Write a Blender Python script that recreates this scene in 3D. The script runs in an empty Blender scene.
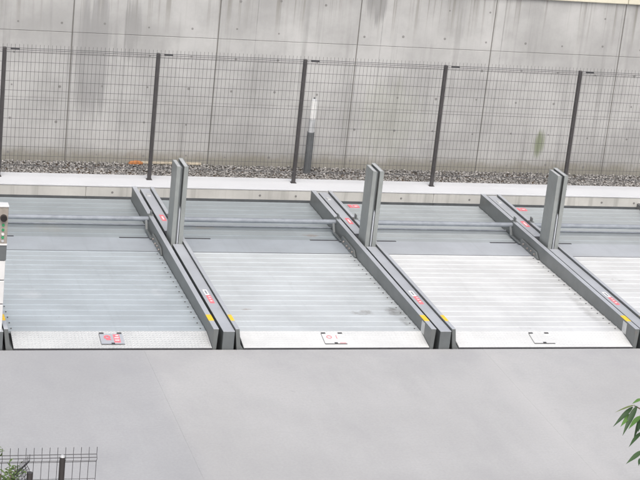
import bpy, bmesh, math, random
import numpy as np
from mathutils import Matrix, Vector

random.seed(7); rng = np.random.default_rng(7)
scene = bpy.context.scene
C = scene.collection

# ------------------------------------------------------------------ camera
cam_d = bpy.data.cameras.new('camera'); cam = bpy.data.objects.new('camera', cam_d); C.objects.link(cam)
cam_d.sensor_width = 36.0; cam_d.lens = 104.668; cam_d.clip_end = 2000; cam_d.clip_start = 0.1
r = Vector((0.96059, -0.25911, 0.10064)); u = Vector((-0.01347, 0.31824, 0.94791)); w = Vector((0.27764, 0.91191, -0.30221))
M = Matrix(((r.x, u.x, -w.x, -4.4285), (r.y, u.y, -w.y, -17.6326), (r.z, u.z, -w.z, 7.06), (0, 0, 0, 1)))
cam.matrix_world = M
scene.camera = cam
scene.render.resolution_x = 1024; scene.render.resolution_y = 768

# ------------------------------------------------------------------ light
SUN_EL = math.radians(54); SUN_AZ = math.radians(188)      # azimuth measured from +Y towards +X
world = bpy.data.worlds.new('World'); scene.world = world; world.use_nodes = True
nt = world.node_tree; nt.nodes.clear()
sky = nt.nodes.new('ShaderNodeTexSky'); sky.sky_type = 'NISHITA'; sky.sun_disc = False
sky.sun_elevation = SUN_EL; sky.sun_rotation = SUN_AZ
sky.air_density = 1.0; sky.dust_density = 6.0; sky.ozone_density = 1.0
hs = nt.nodes.new('ShaderNodeHueSaturation'); hs.inputs['Saturation'].default_value = 0.5
bg = nt.nodes.new('ShaderNodeBackground'); bg.inputs['Strength'].default_value = 0.15
ow = nt.nodes.new('ShaderNodeOutputWorld')
nt.links.new(sky.outputs[0], hs.inputs['Color']); nt.links.new(hs.outputs[0], bg.inputs[0]); nt.links.new(bg.outputs[0], ow.inputs[0])
sun_d = bpy.data.lights.new('sun', 'SUN'); sun = bpy.data.objects.new('sun', sun_d); C.objects.link(sun)
sun_d.energy = 1.1; sun_d.angle = math.radians(60); sun_d.color = (1.0, 0.975, 0.94)
sd = Vector((math.sin(SUN_AZ) * math.cos(SUN_EL), math.cos(SUN_AZ) * math.cos(SUN_EL), math.sin(SUN_EL)))
sun.rotation_euler = sd.to_track_quat('Z', 'Y').to_euler(); sun.location = sd * 60
scene.view_settings.view_transform = 'Standard'; scene.view_settings.look = 'None'
scene.view_settings.gamma = 1.0; scene.view_settings.use_curve_mapping = False
scene.view_settings.exposure = 0.38

# ------------------------------------------------------------------ material helpers
class NT:
    def __init__(s, name):
        s.m = bpy.data.materials.new(name); s.m.use_nodes = True; s.t = s.m.node_tree
        s.b = s.t.nodes['Principled BSDF']; s.pos = None
    def n(s, typ, **kw):
        nd = s.t.nodes.new(typ)
        for k, v in kw.items(): setattr(nd, k, v)
        return nd
    def l(s, a, b): s.t.links.new(a, b)
    def setv(s, sock, v):
        if isinstance(v, (int, float, tuple, list)): sock.default_value = v
        else: s.l(v, sock)
    def P(s):
        if not s.pos: s.pos = s.n('ShaderNodeNewGeometry').outputs['Position']
        return s.pos
    def xyz(s):
        sp = s.n('ShaderNodeSeparateXYZ'); s.l(s.P(), sp.inputs[0]); return sp.outputs
    def noise(s, scale, detail=4, rough=.55, sc=(1, 1, 1), off=(0, 0, 0)):
        mp = s.n('ShaderNodeMapping'); mp.inputs['Scale'].default_value = sc; mp.inputs['Location'].default_value = off
        s.l(s.P(), mp.inputs[0]); nz = s.n('ShaderNodeTexNoise')
        nz.inputs['Scale'].default_value = scale; nz.inputs['Detail'].default_value = detail; nz.inputs['Roughness'].default_value = rough
        s.l(mp.outputs[0], nz.inputs['Vector']); return nz.outputs[0]
    def math(s, op, a, b=0.0, clamp=False):
        nd = s.n('ShaderNodeMath', operation=op); nd.use_clamp = clamp; s.setv(nd.inputs[0], a); s.setv(nd.inputs[1], b); return nd.outputs[0]
    def rng(s, v, a, b, c=0.0, d=1.0, smooth=True):
        nd = s.n('ShaderNodeMapRange', interpolation_type='SMOOTHSTEP' if smooth else 'LINEAR')
        s.setv(nd.inputs[0], v)
        for i, q in enumerate((a, b, c, d)): nd.inputs[i + 1].default_value = q
        return nd.outputs[0]
    def mix(s, f, a, b, mode='MIX'):
        nd = s.n('ShaderNodeMix', data_type='RGBA', blend_type=mode)
        s.setv(nd.inputs[0], f)
        for sock, v in ((nd.inputs[6], a), (nd.inputs[7], b)):
            if isinstance(v, tuple): sock.default_value = (*v, 1) if len(v) == 3 else v
            else: s.l(v, sock)
        return nd.outputs[2]
    def col(s, v):
        if isinstance(v, tuple): s.b.inputs['Base Color'].default_value = (*v, 1)
        else: s.l(v, s.b.inputs['Base Color'])
    def bump(s, h, strength=.3, dist=.01):
        nd = s.n('ShaderNodeBump'); nd.inputs['Strength'].default_value = strength; nd.inputs['Distance'].default_value = dist
        s.l(h, nd.inputs['Height']); s.l(nd.outputs[0], s.b.inputs['Normal'])
    def set(s, **kw):
        for k, v in kw.items(): s.setv(s.b.inputs[k.replace('_', ' ')], v)
        return s
MAT = {}
def plain(name, c, rough=.5, metal=0.0, var=.12, scale=9):
    s = NT(name); nz = s.noise(scale, 5)
    s.col(s.mix(s.rng(nz, .3, .7), tuple(x * (1 - var) for x in c), tuple(min(1, x * (1 + var)) for x in c)))
    s.set(Roughness=rough, Metallic=metal); MAT[name] = s.m; return s

SPOTS = [(1.8, .9, .13, .09, .6, (.22, .20, .18)), (.5, 1.0, .06, .04, .6, (.30, .21, .16)), (2.18, .95, .10, .16, .7, (.17, .16, .15)), (2.2, .62, .05, .12, .6, (.18, .17, .16)), (1.95, 3.74, .1, .06, .6, (.30, .20, .15)), (.62, 3.98, .16, .05, .5, (.40, .33, .25)), (-1.82, 1.5, .16, .18, .35, (.72, .74, .76)), (-1.3, 3.95, .2, .3, .25, (.42, .40, .33)), (-.4, 1.55, .1, .2, .3, (.68, .70, .72)), (4.55, 1.1, .07, .5, .4, (.30, .29, .27))]
# galvanised deck steel: mottled zinc with wipe marks along the ribs and rust/dirt spots
def galv(name, base, rough, metal, dirt=.5, tread=0.0):
    s = NT(name)
    a = s.noise(1.6, 5, .6, (.8, 1.2, 1)); b = s.noise(16, 4, .6, (.8, 1.4, 1)); sp = s.noise(1.7, 6, .7, off=(3.1, 7.7, 0))
    st = s.noise(1.0, 3, .6, (14, .7, 1), off=(1, 2, 0))
    c = s.mix(s.rng(a, .3, .7), tuple(x * .92 for x in base), tuple(min(1, x * 1.06) for x in base))
    c = s.mix(s.math('MULTIPLY', s.rng(b, .45, .75), .2), c, tuple(x * .82 for x in base))
    c = s.mix(s.math('MULTIPLY', s.rng(st, .52, .75), .16), c, tuple(x * .7 for x in base))
    c = s.mix(s.math('MULTIPLY', s.rng(sp, .66, .78), dirt), c, (.20, .155, .12))
    if not tread:
        X, Y, Z = s.xyz(); wob = s.math('MULTIPLY', s.math('SUBTRACT', s.noise(11, 4, .7, off=(2, 2, 2)), .5), 4.0)
        for x0, y0, wx, wy, q, cc in SPOTS:
            dx = s.math('DIVIDE', s.math('SUBTRACT', X, x0), wx); dy = s.math('DIVIDE', s.math('SUBTRACT', Y, y0), wy)
            dd = s.math('ADD', s.math('ADD', s.math('MULTIPLY', dx, dx), s.math('MULTIPLY', dy, dy)), wob)
            c = s.mix(s.math('MULTIPLY', s.rng(dd, 1.4, -.6), q), c, cc)
    s.col(c); s.set(Metallic=metal, Roughness=s.rng(a, .2, .8, rough - .04, rough + .06))
    if tread:
        X, Y, Z = s.xyz()
        k = 2 * math.pi / .075
        h = s.math('MULTIPLY', s.math('SINE', s.math('MULTIPLY', s.math('ADD', X, Y), k)), s.math('SINE', s.math('MULTIPLY', s.math('SUBTRACT', X, Y), k)))
        hh = s.rng(h, .25, .8); s.bump(hh, tread, .006)
    else: s.bump(b, .12, .004)
    MAT[name] = s.m
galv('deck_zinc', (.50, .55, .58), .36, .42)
galv('deck_zinc_pale', (.64, .675, .69), .36, .42)  # paler base colour paints the sky glare rising towards the right
galv('wall_reflect_zinc', (.37, .41, .43), .36, .42, .6)  # rear planks: darker base colour paints the wall they reflect
galv('wall_reflect_zinc_pale', (.45, .485, .50), .36, .42, .6)  # same painted wall reflection, lifted by the painted glare on the right
galv('flat_zinc', (.46, .50, .54), .34, .42, .4)  # flat sheet dimmed in colour too, like the rear planks' painted reflection
galv('flat_zinc_pale', (.53, .56, .60), .34, .42, .4)  # flat sheet with the right-hand glare painted in
galv('deck_zinc_glare', (.79, .80, .80), .36, .42)  # palest deck: sky glare put into the base colour
galv('tread_zinc', (.54, .55, .55), .48, .2, .2, .8)
galv('tread_glare', (.66, .665, .66), .48, .2, .2, .4)  # brighter tread sheet, sky glare painted into its colour
galv('cap_zinc', (.49, .51, .545), .38, .35, .3)
def painted(name, c, rough=.45, dirt=.35):
    s = NT(name)
    a = s.noise(3, 5, .6); g = s.noise(9, 6, .7, off=(5, 1, 2)); dr = s.noise(5, 4, .6, (3, 3, .5), off=(2, 9, 1))
    col = s.mix(s.rng(a, .3, .7), tuple(x * .88 for x in c), tuple(x * 1.08 for x in c))
    col = s.mix(s.math('MULTIPLY', s.rng(g, .58, .75), dirt), col, (.16, .14, .12))
    col = s.mix(s.math('MULTIPLY', s.rng(dr, .55, .8), .25), col, tuple(x * .62 for x in c))
    s.col(col); s.set(Roughness=rough, Metallic=.15); s.bump(g, .1, .003); MAT[name] = s.m
painted('beam_grey', (.15, .16, .16), .42, .6)
painted('rail_grey', (.135, .147, .152), .42)
painted('mast_grey', (.24, .255, .25), .4, .2)
plain('bar_grey', (.23, .25, .28), .6, .1)
plain('skirt_dark', (.10, .108, .115), .6, .1)
plain('dark_steel', (.045, .045, .05), .6)
plain('bolt_dark', (.09, .09, .09), .5, .3)
plain('rust_steel', (.24, .215, .20), .6, .2, .3, 40)
plain('light_steel', (.55, .56, .56), .4, .4)
plain('fence_dark', (.055, .055, .06), .5, .1)
plain('post_dark', (.055, .051, .052), .5, .1)
plain('sticker_red', (.78, .17, .20), .4, 0, .15, 60)
plain('sticker_white', (.75, .75, .74), .4, 0, .06, 30)
plain('sticker_yellow', (.78, .50, .03), .45, 0, .15, 40)
plain('pillar_white', (.62, .62, .62), .4, 0, .06, 6)
plain('pillar_beige', (.30, .27, .24), .45, 0, .1, 20)
plain('button_black', (.02, .018, .018), .35)
plain('button_green', (.04, .28, .12), .4)
plain('bollard_grey', (.10, .107, .112), .6, 0)
plain('lamp_white', (.66, .66, .65), .6, 0, .04)
plain('lamp_metal', (.45, .46, .47), .5, .1)
plain('soil', (.09, .065, .045), .95, 0, .3, 25)
plain('bark', (.11, .085, .06), .9, 0, .3, 30)
plain('rust_scrap', (.42, .17, .06), .8, 0, .25, 40)
plain('batten_wood', (.42, .37, .29), .85, 0, .2, 20)

# concrete
def concrete(name, c, streak=.4, blot=.25, form=False, foot=False, fine=.1):
    s = NT(name); X, Y, Z = s.xyz()
    a = s.noise(.9, 6, .6); b = s.noise(6, 6, .65, off=(4, 2, 1)); f = s.noise(70, 3, .6)
    st = s.noise(1.0, 5, .62, (5.5, 5.5, .28), off=(9, 3, 0)); st2 = s.noise(1.0, 4, .6, (17, 17, .5), off=(2, 5, 3))
    col = s.mix(s.rng(a, .28, .72), tuple(x * (1 - blot) for x in c), tuple(x * (1 + blot * .5) for x in c))
    col = s.mix(s.math('MULTIPLY', s.rng(b, .45, .75), blot), col, tuple(x * .72 for x in c))
    if streak:
        col = s.mix(s.math('MULTIPLY', s.rng(st, .52, .72), streak), col, (c[0] * .48, c[1] * .48, c[2] * .47))
        col = s.mix(s.math('MULTIPLY', s.rng(st2, .55, .8), streak * .5), col, (c[0] * .6, c[1] * .59, c[2] * .57))
    if form:
        # old water runs below the coping, dirt band at the foot, one mossy run, faint formwork seams
        run = s.math('MULTIPLY', s.rng(s.noise(1.0, 4, .65, (13, 13, .22), off=(4, 4, 4)), .5, .68), s.rng(Z, 1.75, 2.65))
        col = s.mix(s.math('MULTIPLY', run, .75), col, (c[0] * .45, c[1] * .43, c[2] * .38))
        def blob(x0, wx, z0, wz, q, color, col):
            dx = s.math('DIVIDE', s.math('SUBTRACT', X, x0), wx); dz = s.math('DIVIDE', s.math('SUBTRACT', Z, z0), wz)
            d = s.math('ADD', s.math('MULTIPLY', dx, dx), s.math('MULTIPLY', dz, dz))
            d = s.math('ADD', d, s.math('MULTIPLY', s.math('SUBTRACT', st2, .5), 3.2))
            return s.mix(s.math('MULTIPLY', s.rng(d, 1.1, .2), q), col, color)
        col = blob(-.45, .34, 1.55, .95, .55, (c[0] * .52, c[1] * .52, c[2] * .53), col)
        col = blob(.05, .12, 1.95, .5, .5, (c[0] * .5, c[1] * .5, c[2] * .5), col)
        col = blob(3.45, .16, 2.5, .35, .6, (c[0] * .42, c[1] * .42, c[2] * .42), col)
        col = blob(6.16, .09, .5, .26, .75, (.13, .16, .07), col)
        col = blob(3.8, .6, .8, .6, .25, (c[0] * .8, c[1] * .84, c[2] * .68), col)
        fx = s.math('FRACT', s.math('DIVIDE', s.math('ADD', X, .03 + 18), 1.8))
        seam = s.rng(s.math('ABSOLUTE', s.math('SUBTRACT', fx, .5)), .4955, .4975)
        zz = s.rng(s.math('ABSOLUTE', s.math('SUBTRACT', Z, .945)), .009, .003)
        sm = s.math('MULTIPLY', s.math('MAXIMUM', seam, zz), s.rng(b, .3, .6, .2, .6))
        col = s.mix(sm, col, tuple(x * .5 for x in c))
    if foot:
        ft = s.rng(s.math('ADD', Z, s.math('MULTIPLY', s.math('SUBTRACT', b, .5), .25)), .30, .12)
        col = s.mix(s.math('MULTIPLY', ft, .6), col, (.17, .155, .11))
    s.col(col); s.set(Roughness=.88); hh = s.math('ADD', s.math('MULTIPLY', b, .6), s.math('MULTIPLY', f, .4)); s.bump(hh, .25, .006)
    MAT[name] = s.m
concrete('wall_concrete', (.40, .398, .392), .40, .24, True, True)
concrete('joint_dark', (.17, .165, .155), 0, .2)
concrete('tie_dark', (.22, .215, .21), 0, .2)
concrete('kerb_concrete', (.53, .525, .50), .65, .2)
concrete('kerb_top_concrete', (.53, .54, .56), 0, .06)
concrete('coping_concrete', (.60, .57, .46), .1, .1)
concrete('pit_concrete', (.20, .20, .20), .3, .2)
def apron(name, c):
    s = NT(name)
    a = s.noise(.45, 5, .6); b = s.noise(2.2, 6, .65, (1, .45, 1), off=(3, 1, 0)); f = s.noise(38, 5, .75)
    br = s.noise(1, 4, .6, (2.5, 30, 1), off=(1, 7, 0)); sp = s.noise(5, 3, .6, off=(7, 7, 0))
    tr = s.noise(1, 4, .6, (2.2, .18, 1), off=(8, 2, 0))
    col = s.mix(s.rng(a, .3, .7), tuple(x * .92 for x in c), tuple(x * 1.07 for x in c))
    col = s.mix(s.math('MULTIPLY', s.rng(b, .45, .75), .4), col, (c[0] * .80, c[1] * .81, c[2] * .83))
    col = s.mix(s.math('MULTIPLY', s.rng(br, .45, .8), .22), col, tuple(x * .85 for x in c))
    col = s.mix(s.math('MULTIPLY', s.rng(tr, .5, .75), .3), col, (c[0] * .86, c[1] * .86, c[2] * .87))
    col = s.mix(s.math('MULTIPLY', s.rng(sp, .68, .8), .3), col, tuple(x * .65 for x in c))
    col = s.mix(s.rng(f, .3, .7, 0, .34), col, tuple(x * .72 for x in c))
    X, Y, Z = s.xyz()
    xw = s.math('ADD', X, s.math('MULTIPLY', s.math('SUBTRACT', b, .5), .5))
    col = s.mix(s.rng(xw, -.70, -.98), col, (.90, .91, .93), 'MULTIPLY')        # darker left: slab tone plus leftward light falloff painted in
    col = s.mix(s.math('MULTIPLY', s.rng(s.math('ABSOLUTE', s.math('SUBTRACT', xw, 2.9)), .28, .0), .35), col, (c[0] * 1.12, c[1] * 1.11, c[2] * 1.1))   # pale smear along the pour joint
    sm = s.math('MULTIPLY', s.rng(Y, -1.1, -.1), s.rng(s.noise(1.3, 4, .6, off=(6, 0, 0)), .4, .65))
    col = s.mix(s.math('MULTIPLY', sm, .45), col, (c[0] * .78, c[1] * .79, c[2] * .82))       # tyre grime in front of the ramps
    s.col(col); s.set(Roughness=.85); s.bump(f, .25, .004); MAT[name] = s.m
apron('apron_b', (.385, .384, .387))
def stone_mat():
    s = NT('gravel_stone'); at = s.n('ShaderNodeAttribute', attribute_name='tone')
    col = s.mix(at.outputs['Fac'], (.09, .088, .085), (.50, .48, .46)); s.col(col); s.set(Roughness=.9); MAT['gravel_stone'] = s.m
stone_mat()
def leaf_mat(name, c1, c2, scale=6):
    s = NT(name); nz = s.noise(scale, 3); s.col(s.mix(s.rng(nz, .3, .7), c1, c2)); s.set(Roughness=.5)
    s.b.inputs['Transmission Weight'].default_value = 0.0
    tb = s.n('ShaderNodeBsdfTranslucent'); tb.inputs[0].default_value = (c2[0] * 1.2, c2[1] * 1.3, c2[2], 1)
    mx = s.n('ShaderNodeMixShader'); mx.inputs[0].default_value = .25
    out = s.t.nodes['Material Output']; s.l(s.b.outputs[0], mx.inputs[1]); s.l(tb.outputs[0], mx.inputs[2]); s.l(mx.outputs[0], out.inputs[0])
    MAT[name] = s.m
leaf_mat('leaf_dark', (.035, .07, .03), (.06, .11, .045)); leaf_mat('leaf_bright', (.09, .19, .045), (.13, .25, .06))
leaf_mat('leaf_pale', (.15, .19, .07), (.22, .26, .11)); leaf_mat('shrub_leaf', (.07, .12, .035), (.16, .22, .08), 30)
leaf_mat('grass_green', (.05, .08, .025), (.09, .12, .04), 1)

# ------------------------------------------------------------------ mesh helpers
def box(bm, x0, x1, y0, y1, z0, z1):
    v = [bm.verts.new(c) for c in ((x0, y0, z0), (x1, y0, z0), (x1, y1, z0), (x0, y1, z0), (x0, y0, z1), (x1, y0, z1), (x1, y1, z1), (x0, y1, z1))]
    for f in ((3, 2, 1, 0), (4, 5, 6, 7), (0, 1, 5, 4), (1, 2, 6, 5), (2, 3, 7, 6), (3, 0, 4, 7)): bm.faces.new([v[i] for i in f])
    return v
def prism_y(bm, poly, y0, y1, poly1=None):     # section in XZ swept along Y, poly counter-clockwise seen from -Y
    poly1 = poly1 or poly
    a = [bm.verts.new((x, y0, z)) for x, z in poly]; b = [bm.verts.new((x, y1, z)) for x, z in poly1]; n = len(poly)
    bm.faces.new(a); bm.faces.new(b[::-1])
    for i in range(n): bm.faces.new((a[(i + 1) % n], a[i], b[i], b[(i + 1) % n]))
def prism_x(bm, poly, x0, x1):                 # section in YZ swept along X
    a = [bm.verts.new((x0, y, z)) for y, z in poly]; b = [bm.verts.new((x1, y, z)) for y, z in poly]; n = len(poly)
    bm.faces.new(a[::-1]); bm.faces.new(b)
    for i in range(n): bm.faces.new((a[i], a[(i + 1) % n], b[(i + 1) % n], b[i]))
def tube(bm, p0, p1, r0, r1=None, n=10):
    r1 = r0 if r1 is None else r1
    p0 = Vector(p0); p1 = Vector(p1); d = (p1 - p0).normalized(); e = d.orthogonal().normalized(); g = d.cross(e)
    a = []; b = []
    for i in range(n):
        t = 2 * math.pi * i / n; o = e * math.cos(t) + g * math.sin(t); a.append(bm.verts.new(p0 + o * r0)); b.append(bm.verts.new(p1 + o * r1))
    for i in range(n): bm.faces.new((a[i], a[(i + 1) % n], b[(i + 1) % n], b[i]))
    for fc in (bm.faces.new(a[::-1]), bm.faces.new(b)):
        for e in fc.edges: e.smooth = False
def mesh(name, bm, mat, bevel=0.0, smooth=False):
    bmesh.ops.recalc_face_normals(bm, faces=bm.faces)
    if bevel: bmesh.ops.bevel(bm, geom=[e for e in bm.edges], offset=bevel, segments=1, affect='EDGES', clamp_overlap=True)
    me = bpy.data.meshes.new(name); bm.to_mesh(me); bm.free(); me.materials.append(MAT[mat])
    if smooth:
        for p in me.polygons: p.use_smooth = True
    return me
def link(name, me, parent=None, loc=None):
    o = bpy.data.objects.new(name, me); C.objects.link(o)
    if parent: o.parent = parent
    if loc: o.location = loc
    return o
def boxm(name, dims, mat, bevel=0.0):
    bm = bmesh.new(); box(bm, *dims); return mesh(name, bm, mat, bevel)
def thing(name, label, cat, loc=(0, 0, 0), group=None):
    o = bpy.data.objects.new(name, None); C.objects.link(o); o.location = loc; o.empty_display_size = .1
    return tag(o, label, cat, group)
def tag(o, label, cat, group=None, kind=None):
    if label: o['label'] = label
    if cat: o['category'] = cat
    if group: o['group'] = group
    if kind: o['kind'] = kind
    return o

# ------------------------------------------------------------------ setting
D = 2.4
PX0, PX1, PY0, PY1 = -2.62, 7.28, -0.018, 5.571     # pit opening
# ground: one sheet to the horizon with the lift pit cut out of it
def sheet_with_hole(name, mat, xs, ys, hole, z):
    bm = bmesh.new(); V = {}
    for i, x in enumerate(xs):
        for j, y in enumerate(ys): V[i, j] = bm.verts.new((x, y, z))
    for i in range(len(xs) - 1):
        for j in range(len(ys) - 1):
            cx = (xs[i] + xs[i + 1]) / 2; cy = (ys[j] + ys[j + 1]) / 2
            if hole[0] < cx < hole[1] and hole[2] < cy < hole[3]: continue
            bm.faces.new((V[i, j], V[i + 1, j], V[i + 1, j + 1], V[i, j + 1]))
    return mesh(name, bm, mat)
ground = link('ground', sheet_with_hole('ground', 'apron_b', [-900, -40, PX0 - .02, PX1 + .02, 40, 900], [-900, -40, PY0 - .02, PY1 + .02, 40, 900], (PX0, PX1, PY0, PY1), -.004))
ground['kind'] = 'structure'
sx = [-12.02, -8.29, -4.56, -.83, 2.90, 6.63, 10.36, 14.09]
for i in range(len(sx) - 1):
    g = .0008
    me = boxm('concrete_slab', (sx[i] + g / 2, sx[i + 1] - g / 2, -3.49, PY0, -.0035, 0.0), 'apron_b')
    link('concrete_slab', me, ground)
pit = link('lift_pit', None); pit['kind'] = 'structure'
bm = bmesh.new(); box(bm, PX0 - .2, PX1 + .2, PY0 - .2, PY1 + .15, -2.0, -1.85); link('pit_floor', mesh('pit_floor', bm, 'pit_concrete'), pit)
bm = bmesh.new(); box(bm, PX0 - .2, PX1 + .2, PY0 - .2, PY0 - .002, -1.85, -.014)
box(bm, PX0 - .2, PX0, PY0, PY1, -1.85, -.014); box(bm, PX1, PX1 + .2, PY0, PY1, -1.85, -.014); link('pit_wall', mesh('pit_wall', bm, 'pit_concrete'), pit)

# rear kerb that carries the fence: face, pale smooth top
kerb = thing('concrete_kerb', 'low pale concrete upstand behind the parking platforms, carrying the mesh fence', 'kerb', (0, 5.57, 0))
kx = [-14.0, -9.0, -4.2, -.62, 4.2, 9.0, 14.0, 22.0]
for i in range(len(kx) - 1):
    link('kerb_block', boxm('kerb_block', (kx[i] + .0015, kx[i + 1] - .0015, 0, .512, -1.85, .062), 'kerb_concrete', .006), kerb)
    link('dark_skirt', boxm('dark_skirt', (kx[i] + .003, kx[i + 1] - .003, -.015, -.001, -.6, -.066), 'skirt_dark'), kerb)  # dark strip along the lower kerb face
link('kerb_top', boxm('kerb_top', (kx[0], kx[-1], -.006, .514, .0625, .084), 'kerb_top_concrete', .004), kerb)
bm = bmesh.new()
for x in np.arange(-6.27, 12, .5):
    if random.random() < .25: continue
    tube(bm, (x, -.0015, -.012), (x, .01, -.012), .016, .016, 10)
o = link('tie_hole', mesh('tie_hole', bm, 'tie_dark'), kerb); o['kind'] = 'stuff'

# retaining wall
WY = 6.741
wall = thing('retaining_wall', 'tall stained grey concrete retaining wall behind the mesh fence', 'wall', (0, WY, 0))
jx = [-.7452 + 1.9892 * k for k in range(-5, 9)]
for i in range(len(jx) - 1):
    for z0, z1 in ((-.1, 1.850), (1.854, 2.63)):
        link('concrete_panel', boxm('concrete_panel', (jx[i] + .007, jx[i + 1] - .007, 0, .25, z0, z1), 'wall_concrete', .004), wall)
    link('coping_block', boxm('coping_block', (jx[i] + .004, jx[i + 1] - .004, -.05, .32, 2.631, 2.80), 'coping_concrete', .008), wall)
link('joint_backing', boxm('joint_backing', (jx[0], jx[-1], .009, .2, -.09, 2.62), 'joint_dark'), wall)
bm = bmesh.new()
for x in np.arange(jx[0] + .2, jx[-1] - .2, .6):
    for z in (.18, .63, 1.12, 1.57, 1.98, 2.40):
        if random.random() < .22: continue
        xx = x + random.uniform(-.03, .03); zz = z + random.uniform(-.02, .02)
        if min(abs(xx - q) for q in jx) < .06: continue
        rr = random.uniform(.012, .02); tube(bm, (xx, -.0016, zz), (xx, .01, zz), rr, rr, 10)
o = link('tie_hole', mesh('tie_hole', bm, 'tie_dark'), wall); o['kind'] = 'stuff'
hill = link('hill', boxm('hill', (-60, 80, WY + .33, 200, -.5, 2.62), 'grass_green')); hill['kind'] = 'structure'

# gravel strip between kerb and wall
bed = link('gravel_bed', boxm('gravel_bed', (-14, 18, 6.0845, WY, -.2, .035), 'soil')); bed['kind'] = 'structure'
octv = np.array([(1, 0, 0), (-1, 0, 0), (0, 1, 0), (0, -1, 0), (0, 0, 1), (0, 0, -1)], float)
octf = np.array([(0, 2, 4), (2, 1, 4), (1, 3, 4), (3, 0, 4), (2, 0, 5), (1, 2, 5), (3, 1, 5), (0, 3, 5)])
N = 21000
cx = rng.uniform(-4.0, 9.5, N); cy = rng.uniform(6.10, WY - .015, N); cz = .042 + rng.uniform(-.012, .016, N)
cz += .02 * np.clip((cy - 6.5) / .25, 0, 1)
s = rng.uniform(.009, .021, N)
ang = rng.uniform(0, 6.28, N); q = octv[None] * (s[:, None, None] * rng.uniform(.6, 1.25, (N, 6, 1)))
q[:, :, 2] *= .7
R2 = np.stack([np.cos(ang), -np.sin(ang), np.sin(ang), np.cos(ang)], 1).reshape(N, 2, 2)
tl = rng.uniform(-.6, .6, N); q2 = q.copy(); q2[:, :, 1] = q[:, :, 1] * np.cos(tl)[:, None] - q[:, :, 2] * np.sin(tl)[:, None]; q2[:, :, 2] = q[:, :, 1] * np.sin(tl)[:, None] + q[:, :, 2] * np.cos(tl)[:, None]
q2[:, :, :2] = np.einsum('nij,nkj->nki', R2, q2[:, :, :2])
q2 += np.stack([cx, cy, cz], 1)[:, None]
F = (octf[None] + (np.arange(N) * 6)[:, None, None]).reshape(-1, 3)
me = bpy.data.meshes.new('gravel'); me.from_pydata(q2.reshape(-1, 3).tolist(), [], F.tolist()); me.materials.append(MAT['gravel_stone'])
tone = np.repeat(np.clip(rng.beta(1.3, 2.2, N), 0, 1), 6); at = me.attributes.new('tone', 'FLOAT', 'POINT'); at.data.foreach_set('value', tone)
tag(link('gravel', me), 'grey and white gravel strip between fence and retaining wall', 'gravel', kind='stuff')

# planting bed kerb along the near edge of the apron
bk = thing('bed_kerb', 'grey kerb edging the near side of the concrete apron', 'kerb', (0, -3.5, 0))
for i in range(24):
    link('kerb_stone', boxm('kerb_stone', (-10 + i + .004, -9 + i - .004, -.12, 0, -.1, .1), 'pit_concrete', .008), bk)
bed2 = link('planting_bed', boxm('planting_bed', (-10, 14, -13, -3.62, -.3, .03), 'soil')); bed2['kind'] = 'structure'

# ------------------------------------------------------------------ lift platforms
ZT = .222
PL_LABEL = ['grey-blue galvanised parking platform beside the control pillar, with a grey red-printed hatch',
            'second parking platform from the control pillar, its pale hatch bearing a faint red ring',
            'whitest parking platform, with only the thin outline of an unprinted hatch on its ramp',
            'parking platform cut off by the right edge of the photo']
NP, NR = 16, 9; Y1, Y2, Y3, Y4 = .322, 3.02, 3.552, 5.125
def plank_mesh(p, mat):
    bm = bmesh.new(); g = .001; h = .0045
    top = [(g, 0), (.76 * p, 0), (.83 * p, h), (.91 * p, h), (.985 * p, 0), (p - g, 0)]
    poly = [(g, -.02)] + [(p - g, -.02)] + top[::-1]
    prism_x(bm, poly, .19, D - .107); return mesh('deck_plank', bm, mat)
DM = ['deck_zinc', 'deck_zinc_pale', 'deck_zinc_glare', 'deck_zinc_glare']; RM = ['wall_reflect_zinc', 'wall_reflect_zinc', 'wall_reflect_zinc_pale', 'wall_reflect_zinc_pale']; FM = ['flat_zinc', 'flat_zinc', 'flat_zinc_pale', 'flat_zinc_pale']
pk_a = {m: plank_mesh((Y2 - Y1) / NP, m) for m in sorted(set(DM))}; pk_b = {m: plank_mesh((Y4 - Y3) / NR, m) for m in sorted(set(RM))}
bm = bmesh.new()
prism_x(bm, [(0, -.002), (Y1 - .002, .062), (Y1 - .002, .078), (0, .014)], .238, D - .106); m_ramp = mesh('ramp_plate', bm, 'tread_zinc')
m_ramp_glare = m_ramp.copy(); m_ramp_glare.materials[0] = MAT['tread_glare']
bm = bmesh.new(); prism_x(bm, [(-.007, -.03), (.0, -.03), (.0, -.003), (-.001, .013), (-.007, .011)], .238, D - .106); m_gap_shadow = mesh('ramp_gap_shadow', bm, 'dark_steel')  # dark strip paints the shadow gap along the ramp's front edge
m_flat = {}
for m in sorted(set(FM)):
    bm = bmesh.new(); prism_x(bm, [(.024, -.03), (.528, -.03), (.528, 0), (.024, 0)], .19, D - .107); m_flat[m] = mesh('flat_plate', bm, m)
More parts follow.
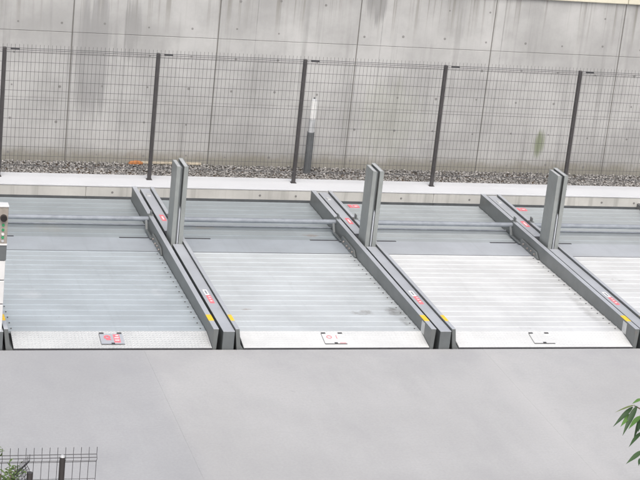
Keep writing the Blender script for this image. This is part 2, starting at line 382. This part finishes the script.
# side beams: leaning folded channel, chamfered nose
bm = bmesh.new()
prism_y(bm, [(-.100, -.06), (-.062, -.06), (-.050, ZT), (-.106, ZT)], 0.004, 5.09); m_bl = mesh('side_beam', bm, 'beam_grey', .003)
bm = bmesh.new()
prism_y(bm, [(.166, -.06), (.236, -.06), (.236, -.01), (.196, .05), (.172, ZT), (.130, ZT)], 0.004, 5.09); m_br = mesh('side_beam', bm, 'beam_grey', .003)
bm = bmesh.new(); tube(bm, (.15, 3.87, .178), (D - .085, 3.87, .178), .030, n=16); m_bar = mesh('cross_bar', bm, 'bar_grey', 0, True)
bm = bmesh.new(); tube(bm, (.2, 4.03, .047), (D - .11, 4.03, .047), .011, n=8); m_tube = mesh('thin_rod', bm, 'bar_grey', 0, True)
def lug(x):
    bm = bmesh.new(); box(bm, x, x + .012, 3.83, 3.91, .2, .285); box(bm, x - .025, x + .035, 3.835, 3.905, .222, .236); return mesh('bar_bracket', bm, 'beam_grey', .003)
m_lugl = lug(D - .082); m_lugr = lug(.150)
bm = bmesh.new(); prism_x(bm, [(3.46, .055), (3.80, .055), (3.86, .17), (3.84, .17), (3.78, .07), (3.46, .07)], D - .150, D - .120); m_brace = mesh('brace', bm, 'rail_grey', .002)
bm = bmesh.new()
prism_x(bm, [(2.86, .05), (3.02, .03), (3.42, .03), (3.52, .06), (3.46, .125), (2.95, .12)], D - .126, D - .106)
m_gus = mesh('gusset', bm, 'beam_grey', .003)
bm = bmesh.new(); tube(bm, (-.017, 0, 0), (0, 0, 0), .013, n=6); m_gb = mesh('bolt', bm, 'rust_steel')
m_seam = boxm('seam_shade_strip', (.195, D - .11, Y2 + .003, Y2 + .021, .0, .0375), 'dark_steel')  # dark strip paints shade in the gap, hiding the flat plate's lit edge
m_slot_l = boxm('slot_shade', (.27, .62, Y3 - .02, Y3 + .012, .035, .0395), 'dark_steel'); m_slot_r = boxm('slot_shade', (D - .51, D - .15, Y3 - .02, Y3 + .012, .035, .0395), 'dark_steel')  # flat dark bars paint the shade of recessed slots at the seam ends
m_capl = boxm('beam_cap', (-.1065, -.0495, .003, 5.088, ZT + .0005, ZT + .0035), 'cap_zinc', .001); m_capr = boxm('beam_cap', (.1295, .1725, .003, 5.088, ZT + .0005, ZT + .0035), 'cap_zinc', .001)
m_yel = boxm('yellow_mark', (D - .108, D - .0495, .245, .42, ZT + .003, ZT + .005), 'sticker_yellow'); m_yer = boxm('yellow_mark', (.131, .172, .245, .42, ZT + .003, ZT + .005), 'sticker_yellow')
m_patch = boxm('pale_patch', (D - .109, D - .1035, .22, .32, .075, .205), 'light_steel')
bm = bmesh.new()
for i in range(NP):
    y = Y1 + (Y2 - Y1) / NP * (i + .45); z = .078 - .038 * i / NP
    for x in (D - .155, .25): tube(bm, (x, y, z - .01), (x, y, z + .003), .008, n=6)
m_bolts = mesh('plank_bolts', bm, 'bolt_dark')
def ramp_pt(x, s, off): return (x, s * Y1, .014 + s * .064 + off)
def ramp_quad(bm, x0, x1, s0, s1, off, th=.003):
    lo = [bm.verts.new(ramp_pt(x, s, off - th)) for x, s in ((x0, s0), (x1, s0), (x1, s1), (x0, s1))]
    hi = [bm.verts.new(ramp_pt(x, s, off)) for x, s in ((x0, s0), (x1, s0), (x1, s1), (x0, s1))]
    bm.faces.new(hi); bm.faces.new(lo[::-1])
    for i in range(4): bm.faces.new((lo[i], lo[(i + 1) % 4], hi[(i + 1) % 4], hi[i]))
def rq(name, mat, quads, off, th=.003):
    bm = bmesh.new()
    for a in quads: ramp_quad(bm, *a, off, th)
    return mesh(name, bm, mat)
def ring(bm, xc, sc, ro, ri, off, a0=0, a1=2 * math.pi, n=20):
    k = 1 / .328
    P = []
    for i in range(n + 1):
        t = a0 + (a1 - a0) * i / n
        P.append((bm.verts.new(ramp_pt(xc + ro * math.cos(t), sc + ro * math.sin(t) * k, off)), bm.verts.new(ramp_pt(xc + ri * math.cos(t), sc + ri * math.sin(t) * k, off))))
    for i in range(n): bm.faces.new((P[i][0], P[i + 1][0], P[i + 1][1], P[i][1]))
def make_hatch(parent, kind):
    x0, x1, s0, s1 = 1.143, 1.386, .22, .80
    plate = link('hatch', rq('hatch', 'cap_zinc' if kind == 0 else 'tread_glare', [(x0, x1, s0, s1)], .005), parent)
    link('hatch_edge', rq('hatch_edge', 'bolt_dark', [(x0 - .004, x0, s0 - .02, s1), (x0, x1, s0 - .03, s0)], .006), plate)
    for xa in (x0, x1 - .055): link('hinge', rq('hinge', 'bolt_dark', [(xa, xa + .048, s1 + .005, s1 + .075)], .008), plate)
    link('latch', rq('latch', 'dark_steel', [(x0 + .105, x0 + .14, s0 - .03, s0 + .05)], .010), plate)
    if kind == 0:
        bm = bmesh.new(); ring(bm, x0 + .075, .60, .036, .014, .0085); ramp_quad(bm, x0 + .06, x0 + .11, .44, .50, .0085, .002)
        link('red_mark', mesh('red_mark', bm, 'sticker_red'), plate)
        lab = link('red_label', rq('red_label', 'sticker_red', [(x0 + .14, x0 + .205, .30, .76)], .0075), plate)
        for qd in ((x0 + .15, x0 + .195, .40, .44), (x0 + .15, x0 + .195, .54, .58), (x0 + .165, x0 + .195, .66, .70)): link('label_print', rq('label_print', 'sticker_white', [qd], .0095), plate)
    if kind == 1:
        bm = bmesh.new(); ring(bm, x0 + .072, .60, .030, .022, .0085); link('red_mark', mesh('red_mark', bm, 'sticker_red'), plate)
        
        for qd in ((x0 + .165, x0 + .235, .235, .25), (x0 + .150, x0 + .156, .5, .7)): link('red_label', rq('red_label', 'sticker_red', [qd], .0085), plate)
def place_platform(k):
    x0 = D * (k - 1)
    t = thing('parking_platform', PL_LABEL[k], 'platform', (x0, 0, 0), 'parking lift platforms in a row')
    link('ramp_plate', m_ramp if k == 0 else m_ramp_glare, t); link('ramp_gap_shadow', m_gap_shadow, t)
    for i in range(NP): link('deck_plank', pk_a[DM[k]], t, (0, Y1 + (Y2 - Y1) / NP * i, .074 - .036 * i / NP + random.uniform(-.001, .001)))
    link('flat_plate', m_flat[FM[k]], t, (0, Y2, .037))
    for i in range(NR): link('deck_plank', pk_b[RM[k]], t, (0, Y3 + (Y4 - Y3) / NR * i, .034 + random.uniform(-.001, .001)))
    link('seam_shade_strip', m_seam, t); link('slot_shade', m_slot_l, t); link('slot_shade', m_slot_r, t)
    bl = link('side_beam', m_bl, t, (D, 0, 0)); br = link('side_beam', m_br, t)
    link('beam_cap', m_capl, bl); link('beam_cap', m_capr, br)
    link('yellow_mark', m_yel, bl, (-D, 0, 0)); link('yellow_mark', m_yer, br)
    if k in (1, 2): link('pale_patch', m_patch, bl, (-D, 0, 0))
    bar = link('cross_bar', m_bar, t); link('bar_bracket', m_lugl, bar); link('bar_bracket', m_lugr, bar)
    link('thin_rod', m_tube, t); link('brace', m_brace, t); gu = link('gusset', m_gus, t); [link('bolt', m_gb, gu, (D - .125, y, z)) for y, z in ((2.98, .08), (3.1, .085), (3.22, .075), (3.36, .085))]
    b = link('plank_bolts', m_bolts, t); b['kind'] = 'stuff'
    make_hatch(t, k)
    if k >= 2:
        lab = link('red_label', boxm('red_label', (.41, .55, 4.95, 5.06, .036, .0425), 'sticker_red'), t)
        link('label_print', boxm('label_print', (.455, .468, 4.95, 5.06, .042, .0435), 'deck_zinc'), lab); link('label_print', boxm('label_print', (.49, .53, 4.985, 5.01, .042, .0435), 'sticker_white'), lab)
for k in range(4): place_platform(k)

# ------------------------------------------------------------------ lift frames: fixed rail with a pair of masts
RL = ['grey lift rail under the control pillar at the left edge of the photo', 'grey lift rail with twin masts nearest the control pillar',
      'middle one of the three grey lift rails with twin masts', 'grey lift rail with twin masts nearest the right edge of the photo']
m_rcap = boxm('rail_cap', (-.0005, .1255, -.0005, 2.845, .1955, .1985), 'cap_zinc', .001); m_rcapb = boxm('rail_cap', (.0015, .1235, 3.30, 5.10, .1925, .1955), 'cap_zinc', .001)
m_rail_f = boxm('rail', (0, .125, 0, 2.84, -1.84, .195), 'rail_grey', .004)
m_rail_b = boxm('rear_rail', (.002, .123, 3.30, 5.10, -.25, .192), 'rail_grey', .004)
m_rail_l = boxm('rail_web', (.008, .117, 2.84, 3.30, -1.8, .14), 'dark_steel')
def mast(x0, x1, y1, z1, side):
    bm = bmesh.new(); t = .007
    # C channel open towards the other mast, closed on top by a pale lip
    if side < 0: poly = [(x0, 2.85), (x1, 2.85), (x1, 2.85 + t), (x0 + t, 2.85 + t), (x0 + t, y1 - t), (x1, y1 - t), (x1, y1), (x0, y1)]
    else: poly = [(x0, 2.85), (x1, 2.85), (x1, y1), (x0, y1), (x0, y1 - t), (x1 - t, y1 - t), (x1 - t, 2.85 + t), (x0, 2.85 + t)]
    a = [bm.verts.new((x, y, .14)) for x, y in poly]; b = [bm.verts.new((x, y, z1)) for x, y in poly]; n = len(poly)
    bm.faces.new(a[::-1]); bm.faces.new(b)
    for i in range(n): bm.faces.new((a[i], a[(i + 1) % n], b[(i + 1) % n], b[i]))
    return mesh('mast', bm, 'mast_grey', .0015)
m_m1 = mast(-.018, .030, 3.14, 1.150, -1); m_m2 = mast(.070, .122, 3.22, 1.152, 1)
m_c1 = boxm('mast_cap', (-.016, .028, 2.853, 3.137, 1.140, 1.1465), 'light_steel'); m_c2 = boxm('mast_cap', (.072, .120, 2.853, 3.217, 1.142, 1.1485), 'light_steel')
m_in = boxm('inner_web', (.031, .052, 2.872, 3.12, .14, 1.135), 'rail_grey', .002)
bm = bmesh.new(); prism_y(bm, [(.050, .14), (.066, .14), (.066, .62), (.058, .66), (.050, .62)], 2.858, 2.90); m_gd = mesh('guide_bar', bm, 'cap_zinc', .002)
m_foot = boxm('mast_foot', (-.012, .118, 3.12, 3.34, .10, .200), 'dark_steel', .004)
m_st1 = boxm('white_label', (.035, .083, 1.10, 1.27, .199, .2002), 'sticker_white'); m_st1p = boxm('label_print', (.05, .068, 1.13, 1.24, .2, .2009), 'bar_grey')
m_st2 = boxm('red_label', (.038, .088, .84, 1.09, .199, .2002), 'sticker_red'); 
bm = bmesh.new(); box(bm, .05, .076, .9, .925, .2, .2009); box(bm, .05, .076, .97, .99, .2, .2009); box(bm, .055, .08, 1.03, 1.05, .2, .2009); m_st2p = mesh('label_print', bm, 'sticker_white')
m_st3 = boxm('red_label', (.045, .10, 3.74, 3.98, .196, .1972), 'sticker_red'); m_st3p = boxm('label_print', (.062, .083, 3.79, 3.92, .197, .1979), 'sticker_white')
m_pl = boxm('cover_plate', (.035, .085, 4.76, 4.86, .195, .203), 'light_steel', .002)
for k in range(-1, 3):
    t = thing('lift_rail', RL[k + 1], 'parking lift', (D * k, 0, -1.85), 'fixed lift rails between the platforms')
    def L(n, m, par=t): return link(n, m, par, (0, 0, 1.85) if par is t else None)
    L('rail', m_rail_f); L('rail_cap', m_rcap); L('rail_cap', m_rcapb); L('rail_web', m_rail_l); L('rear_rail', m_rail_b)
    a = L('mast', m_m1); L('mast_cap', m_c1, a); b = L('mast', m_m2); L('mast_cap', m_c2, b)
    L('inner_web', m_in); L('guide_bar', m_gd); L('mast_foot', m_foot); L('cover_plate', m_pl)
    q = L('white_label', m_st1); L('label_print', m_st1p, q); q = L('red_label', m_st2); L('label_print', m_st2p, q); q = L('red_label', m_st3); L('label_print', m_st3p, q)

# ------------------------------------------------------------------ control pillar on the leftmost rail
t = thing('control_pillar', 'narrow control pillar with black knob and green buttons at the left edge', 'control panel', (-2.36, .09, .195))
for z0, z1 in ((.0, .27), (.28, .525), (.535, .735)): link('white_panel', boxm('white_panel', (-.09, .075, -.035, .06, z0, z1), 'pillar_white', .004), t)
link('core', boxm('core', (-.085, .07, -.028, .055, 0, 1.0), 'dark_steel'), t)
link('junction_box', boxm('junction_box', (-.09, .08, -.04, .065, .742, .90), 'rail_grey', .004), t)
pan = link('button_panel', boxm('button_panel', (-.09, .080, -.04, .065, .91, 1.30), 'pillar_beige', .005), t)
link('panel_rim', boxm('panel_rim', (-.09, .082, -.046, .066, .902, .920), 'pillar_white', .002), pan)
link('panel_cap', boxm('panel_cap', (-.095, .085, -.05, .07, 1.301, 1.318), 'pillar_white', .004), pan)
bm = bmesh.new(); tube(bm, (.035, -.04, 1.19), (.035, -.075, 1.19), .036, .032, 18); link('knob', mesh('knob', bm, 'button_black'), pan)
for z, m in ((1.115, 'button_green'), (1.065, 'button_green'), (1.02, 'lamp_white'), (.985, 'button_green'), (.95, 'lamp_metal')):
    bm = bmesh.new(); tube(bm, (.035, -.04, z), (.035, -.052, z), .015, .013, 12); link('button', mesh('button', bm, m), pan)

# ------------------------------------------------------------------ mesh fences
def wire(V, Fs, p, q, r):
    p = Vector(p); q = Vector(q); d = (q - p).normalized(); e = d.orthogonal().normalized(); g = d.cross(e); b = len(V)
    for c in (p, q):
        for a, bb in ((1, 1), (-1, 1), (-1, -1), (1, -1)): V.append(tuple(c + (e * a + g * bb) * r * .72))
    Fs += [(b + i, b + (i + 1) % 4, b + 4 + (i + 1) % 4, b + 4 + i) for i in range(4)]
def mesh_panel(width, z0, z1, pitch=.0526, rows=.125, r=.0018):
    V = []; Fs = []; n = int(width / pitch); m = (width - n * pitch) / 2
    za = z1 - .05; zb = za - .055
    for i in range(n + 1):
        x = m + i * pitch; pts = [(x, 0, z0), (x, 0, zb), (x, -.022, (za + zb) / 2), (x, 0, za), (x, 0, z1)]
        for a, b in zip(pts[:-1], pts[1:]): wire(V, Fs, a, b, r)
    zs = [za, za - .020, zb, zb + .012]
    z = zb - rows
    while z > z0 + .03: zs.append(z); z -= rows
    zs.append(z0 + .04)
    for j, z in enumerate(zs): wire(V, Fs, (0, -.005 if j not in (1, 3) else -.014, z), (width, -.005 if j not in (1, 3) else -.014, z), r * (1.7 if j < 2 else 1.15))
    me = bpy.data.meshes.new('mesh_panel'); me.from_pydata(V, [], Fs); me.materials.append(MAT['fence_dark']); return me
ft = thing('mesh_fence', 'long dark welded mesh fence on the upstand in front of the wall', 'fence', (0, 5.888, .084))
mp = mesh_panel(1.975, .12, 1.775)
m_post = boxm('post', (-.024, .024, -.024, .024, 0, 1.725), 'post_dark', .006); m_base = boxm('post_base', (-.038, .038, -.036, .036, .0, .006), 'post_dark')
m_clip = boxm('joint_clip', (.075, .19, -.018, .012, 1.698, 1.722), 'fence_dark', .004)
for k in range(-2, 7):
    X = -1.7295 + 1.9972 * k
    p = link('post', m_post, ft, (X, 0, 0)); link('post_base', m_base, p)
    if k < 6:
        w_ = link('mesh_panel', mp, ft, (X + .011, -.036, 0)); w_['kind'] = 'stuff'; link('joint_clip', m_clip, ft, (X, -.02, 0))

# near fence, bottom left
nf = thing('mesh_fence', 'short end of a dark mesh fence in the bottom left corner', 'fence', (-2.378, -6.30, .03))
mpn = mesh_panel(2.0, .04, 1.79); w_ = link('mesh_panel', mpn, nf, (-2.0, 0, 0)); w_['kind'] = 'stuff'
bm = bmesh.new(); tube(bm, (0, 0, 0), (0, 0, 1.735), .019, n=12); m_np = mesh('post', bm, 'post_dark', 0, True)
bm = bmesh.new(); tube(bm, (0, 0, 1.735), (0, 0, 1.748), .018, .010, n=12); m_nc = mesh('post_cap', bm, 'lamp_metal')
for x in (-.235, -1.95):
    p = link('post', m_np, nf, (x, -.03, 0)); link('post_cap', m_nc, p)
rp = thing('mesh_fence', 'narrow fine-meshed fence return turned towards the viewer beside the bottom left shrub', 'fence', (-2.839, -6.397, .03))
rp.rotation_euler = (0, 0, math.radians(239.2))
w_ = link('mesh_panel', mesh_panel(.19, .04, 1.79, .031, .030, .0022), rp); w_['kind'] = 'stuff'
p = link('post', m_np, rp, (.07, .035, -.04))

# ------------------------------------------------------------------ bollard lamp behind the fence
bl = thing('bollard_lamp', 'slim bollard lamp with dark grey post and white lens in the gravel', 'bollard light', (2.622, 6.50, .035))
def cyl(n, z0, z1, r0, r1, m, par=bl, sm=True):
    bm = bmesh.new(); tube(bm, (0, 0, z0), (0, 0, z1), r0, r1, 20); o = link(n, mesh(n, bm, m), par)
    for p in o.data.polygons: p.use_smooth = len(p.vertices) == 4
    return o
cyl('post', 0, .61, .052, .052, 'bollard_grey'); cyl('collar', .61, .80, .043, .043, 'lamp_metal')
le = cyl('lens', .80, 1.06, .048, .048, 'lamp_white'); cyl('top_cap', 1.06, 1.085, .046, .03, 'lamp_metal'); cyl('finial', 1.085, 1.105, .012, .010, 'bollard_grey')
for z in (.86, .93, 1.0): cyl('louvre', z, z + .005, .0495, .0495, 'pillar_white', le)

# bits lying along the wall foot
o = link('wooden_batten', boxm('wooden_batten', (-.42, .42, -.02, .02, 0, .03), 'batten_wood', .004)); o.location = (.72, WY - .05, .072); o.rotation_euler = (0, 0, .01)
tag(o, 'thin pale timber batten lying along the foot of the wall', 'batten')
bm = bmesh.new(); prism_y(bm, [(-.10, 0), (.09, .0), (.10, .028), (.02, .045), (-.08, .03)], -.03, .03); o = link('brick_scrap', mesh('brick_scrap', bm, 'rust_scrap', .005)); o.location = (.22, WY - .07, .07)
tag(o, 'small orange-brown scrap on the gravel left of the batten', 'scrap')

# ------------------------------------------------------------------ narrow-leaved tree, only its tip reaches in at bottom right
def leaf_mesh(L, W, bend, mat):
    V = []; Fs = []; n = 9
    for i in range(n + 1):
        t = i / n; wd = W * (math.sin(math.pi * min(1, t * .98 + .02) ** .75)) * (1 - .25 * t); z = -bend * t * t * L
        V += [(t * L, -wd / 2, z + wd * .18), (t * L, 0, z), (t * L, wd / 2, z + wd * .18)]
    for i in range(n):
        for j in range(2): a = i * 3 + j; Fs.append((a, a + 3, a + 4, a + 1))
    me = bpy.data.meshes.new('leaf'); me.from_pydata(V, [], Fs); me.materials.append(MAT[mat])
    for p in me.polygons: p.use_smooth = True
    return me
def orient(o, p, q, roll=0):
    d = Vector(q) - Vector(p); o.location = p; o.rotation_euler = (d.to_track_quat('X', 'Z').to_matrix() @ Matrix.Rotation(roll, 3, 'X')).to_euler()
BASE = Vector((.75, -9.6, .03))
tree = thing('narrow_leaved_tree', 'small tree with narrow drooping green leaves reaching in at the right edge', 'tree', BASE)
def rel(p): return tuple(Vector(p) - BASE)
bm = bmesh.new(); pts = [(.75, -9.6, .0), (.74, -9.62, 1.2), (.66, -9.66, 2.3), (.50, -9.75, 3.2), (.42, -9.8, 3.75)]
for i in range(4): tube(bm, rel(pts[i]), rel(pts[i + 1]), .045 - .01 * i, .035 - .01 * i, 8)
link('trunk', mesh('trunk', bm, 'bark', 0, True), tree)
brs = [((.50, -9.75, 3.2), (.1, -9.8, 3.45), (-.2, -9.82, 3.56), (-.325, -9.824, 3.622)), ((.60, -9.70, 2.7), (.15, -9.82, 3.1), (-.15, -9.86, 3.36), (-.285, -9.875, 3.49)),
       ((.42, -9.8, 3.75), (.3, -9.7, 4.05), (.15, -9.6, 4.2)), ((.5, -9.75, 3.2), (.85, -9.5, 3.6), (1.1, -9.3, 3.75)), ((.6, -9.7, 2.7), (.9, -9.95, 3.1), (1.2, -10.1, 3.3)), ((.42, -9.8, 3.75), (.6, -9.95, 4.0), (.75, -10.1, 4.05))]
for b in brs:
    bm = bmesh.new()
    for i in range(len(b) - 1): tube(bm, rel(b[i]), rel(b[i + 1]), .012 - .003 * i, .009 - .003 * i, 6)
    link('branch', mesh('branch', bm, 'bark', 0, True), tree)
LV = [([-.334, -9.822, 3.616], [-.469, -9.911, 3.554], 'leaf_dark', .026), ([-.324, -9.822, 3.626], [-.462, -9.89, 3.625], 'leaf_pale', .014), ([-.344, -9.831, 3.581], [-.432, -9.921, 3.558], 'leaf_bright', .026),
      ([-.314, -9.826, 3.622], [-.426, -9.937, 3.516], 'leaf_dark', .032), ([-.294, -9.847, 3.577], [-.397, -9.934, 3.552], 'leaf_bright', .03), ([-.295, -9.82, 3.658], [-.377, -9.9, 3.672], 'leaf_bright', .018),
      ([-.288, -9.874, 3.502], [-.395, -9.962, 3.468], 'leaf_dark', .027), ([-.286, -9.904, 3.412], [-.404, -9.987, 3.387], 'leaf_dark', .027), ([-.293, -9.857, 3.549], [-.351, -9.951, 3.543], 'leaf_dark', .022), ([-.291, -9.914, 3.378], [-.347, -10.005, 3.384], 'leaf_dark', .02),
      ([-.27, -9.83, 3.60], [-.33, -9.87, 3.46], 'leaf_dark', .028), ([-.25, -9.84, 3.64], [-.30, -9.93, 3.58], 'leaf_bright', .025)]
for a, b, m, wd in LV:
    L = (Vector(b) - Vector(a)).length; o = link('leaf', leaf_mesh(L, wd, .06, m), tree); orient(o, rel(a), rel(b), random.uniform(-.5, .5))
# the rest of the crown, beyond the frame
V = []; Fs = []; src = leaf_mesh(.13, .024, .15, 'leaf_dark'); sv = np.array([v.co[:] for v in src.vertices]); sf = [tuple(p.vertices) for p in src.polygons]
for b in brs:
    for i in range(len(b) - 1):
        for k in range(26):
            t = random.random(); p = Vector(b[i]).lerp(Vector(b[i + 1]), t)
            if p.x < -.02: continue
            p += Vector((random.gauss(0, .05), random.gauss(0, .05), random.gauss(0, .03)))
            d = Vector((random.gauss(0, 1), random.gauss(0, 1), -.5 + random.gauss(0, .4))); Rm = np.array(d.to_track_quat('X', 'Z').to_matrix())
            if p.x + d.normalized().x * .13 < 0: continue
            o0 = len(V); V += [tuple(x) for x in (sv @ Rm.T + np.array(rel(p)))]; Fs += [tuple(o0 + j for j in f) for f in sf]
me = bpy.data.meshes.new('crown'); me.from_pydata(V, [], Fs); me.materials.append(MAT['leaf_dark']); o = link('crown', me, tree); o['kind'] = 'stuff'

# shrub at bottom left
SB = Vector((-3.06, -6.46, .03)); sh = thing('shrub', 'small light green leafy shrub by the bottom left fence', 'shrub', SB)
bm = bmesh.new(); stems = []
for i in range(7):
    a = random.uniform(0, 6.28); top = Vector((.10 * math.cos(a) + .05, .1 * math.sin(a), random.uniform(1.62, 1.86))); m_ = Vector((top.x * .5, top.y * .5, .9)); stems.append((m_, top))
    tube(bm, (0, 0, 0), m_, .010, .007, 6); tube(bm, m_, top, .007, .003, 6)
link('stem', mesh('stem', bm, 'bark', 0, True), sh)
V = []; Fs = []
for m_, top in stems:
    for k in range(150):
        t = random.random() ** .5; p = m_.lerp(top, t) + Vector((random.gauss(0, .03), random.gauss(0, .03), random.gauss(0, .02)))
        d = Vector((random.gauss(0, 1), random.gauss(0, 1), random.uniform(-.2, 1))).normalized(); Rm = np.array(d.to_track_quat('X', 'Z').to_matrix())
        o0 = len(V); V += [tuple(x) for x in ((sv * np.array([.30, .75, .3])) @ Rm.T + np.array(p))]; Fs += [tuple(o0 + j for j in f) for f in sf]
me = bpy.data.meshes.new('foliage'); me.from_pydata(V, [], Fs); me.materials.append(MAT['shrub_leaf']); o = link('foliage', me, sh); o['kind'] = 'stuff'
bpy.data.meshes.remove(src)
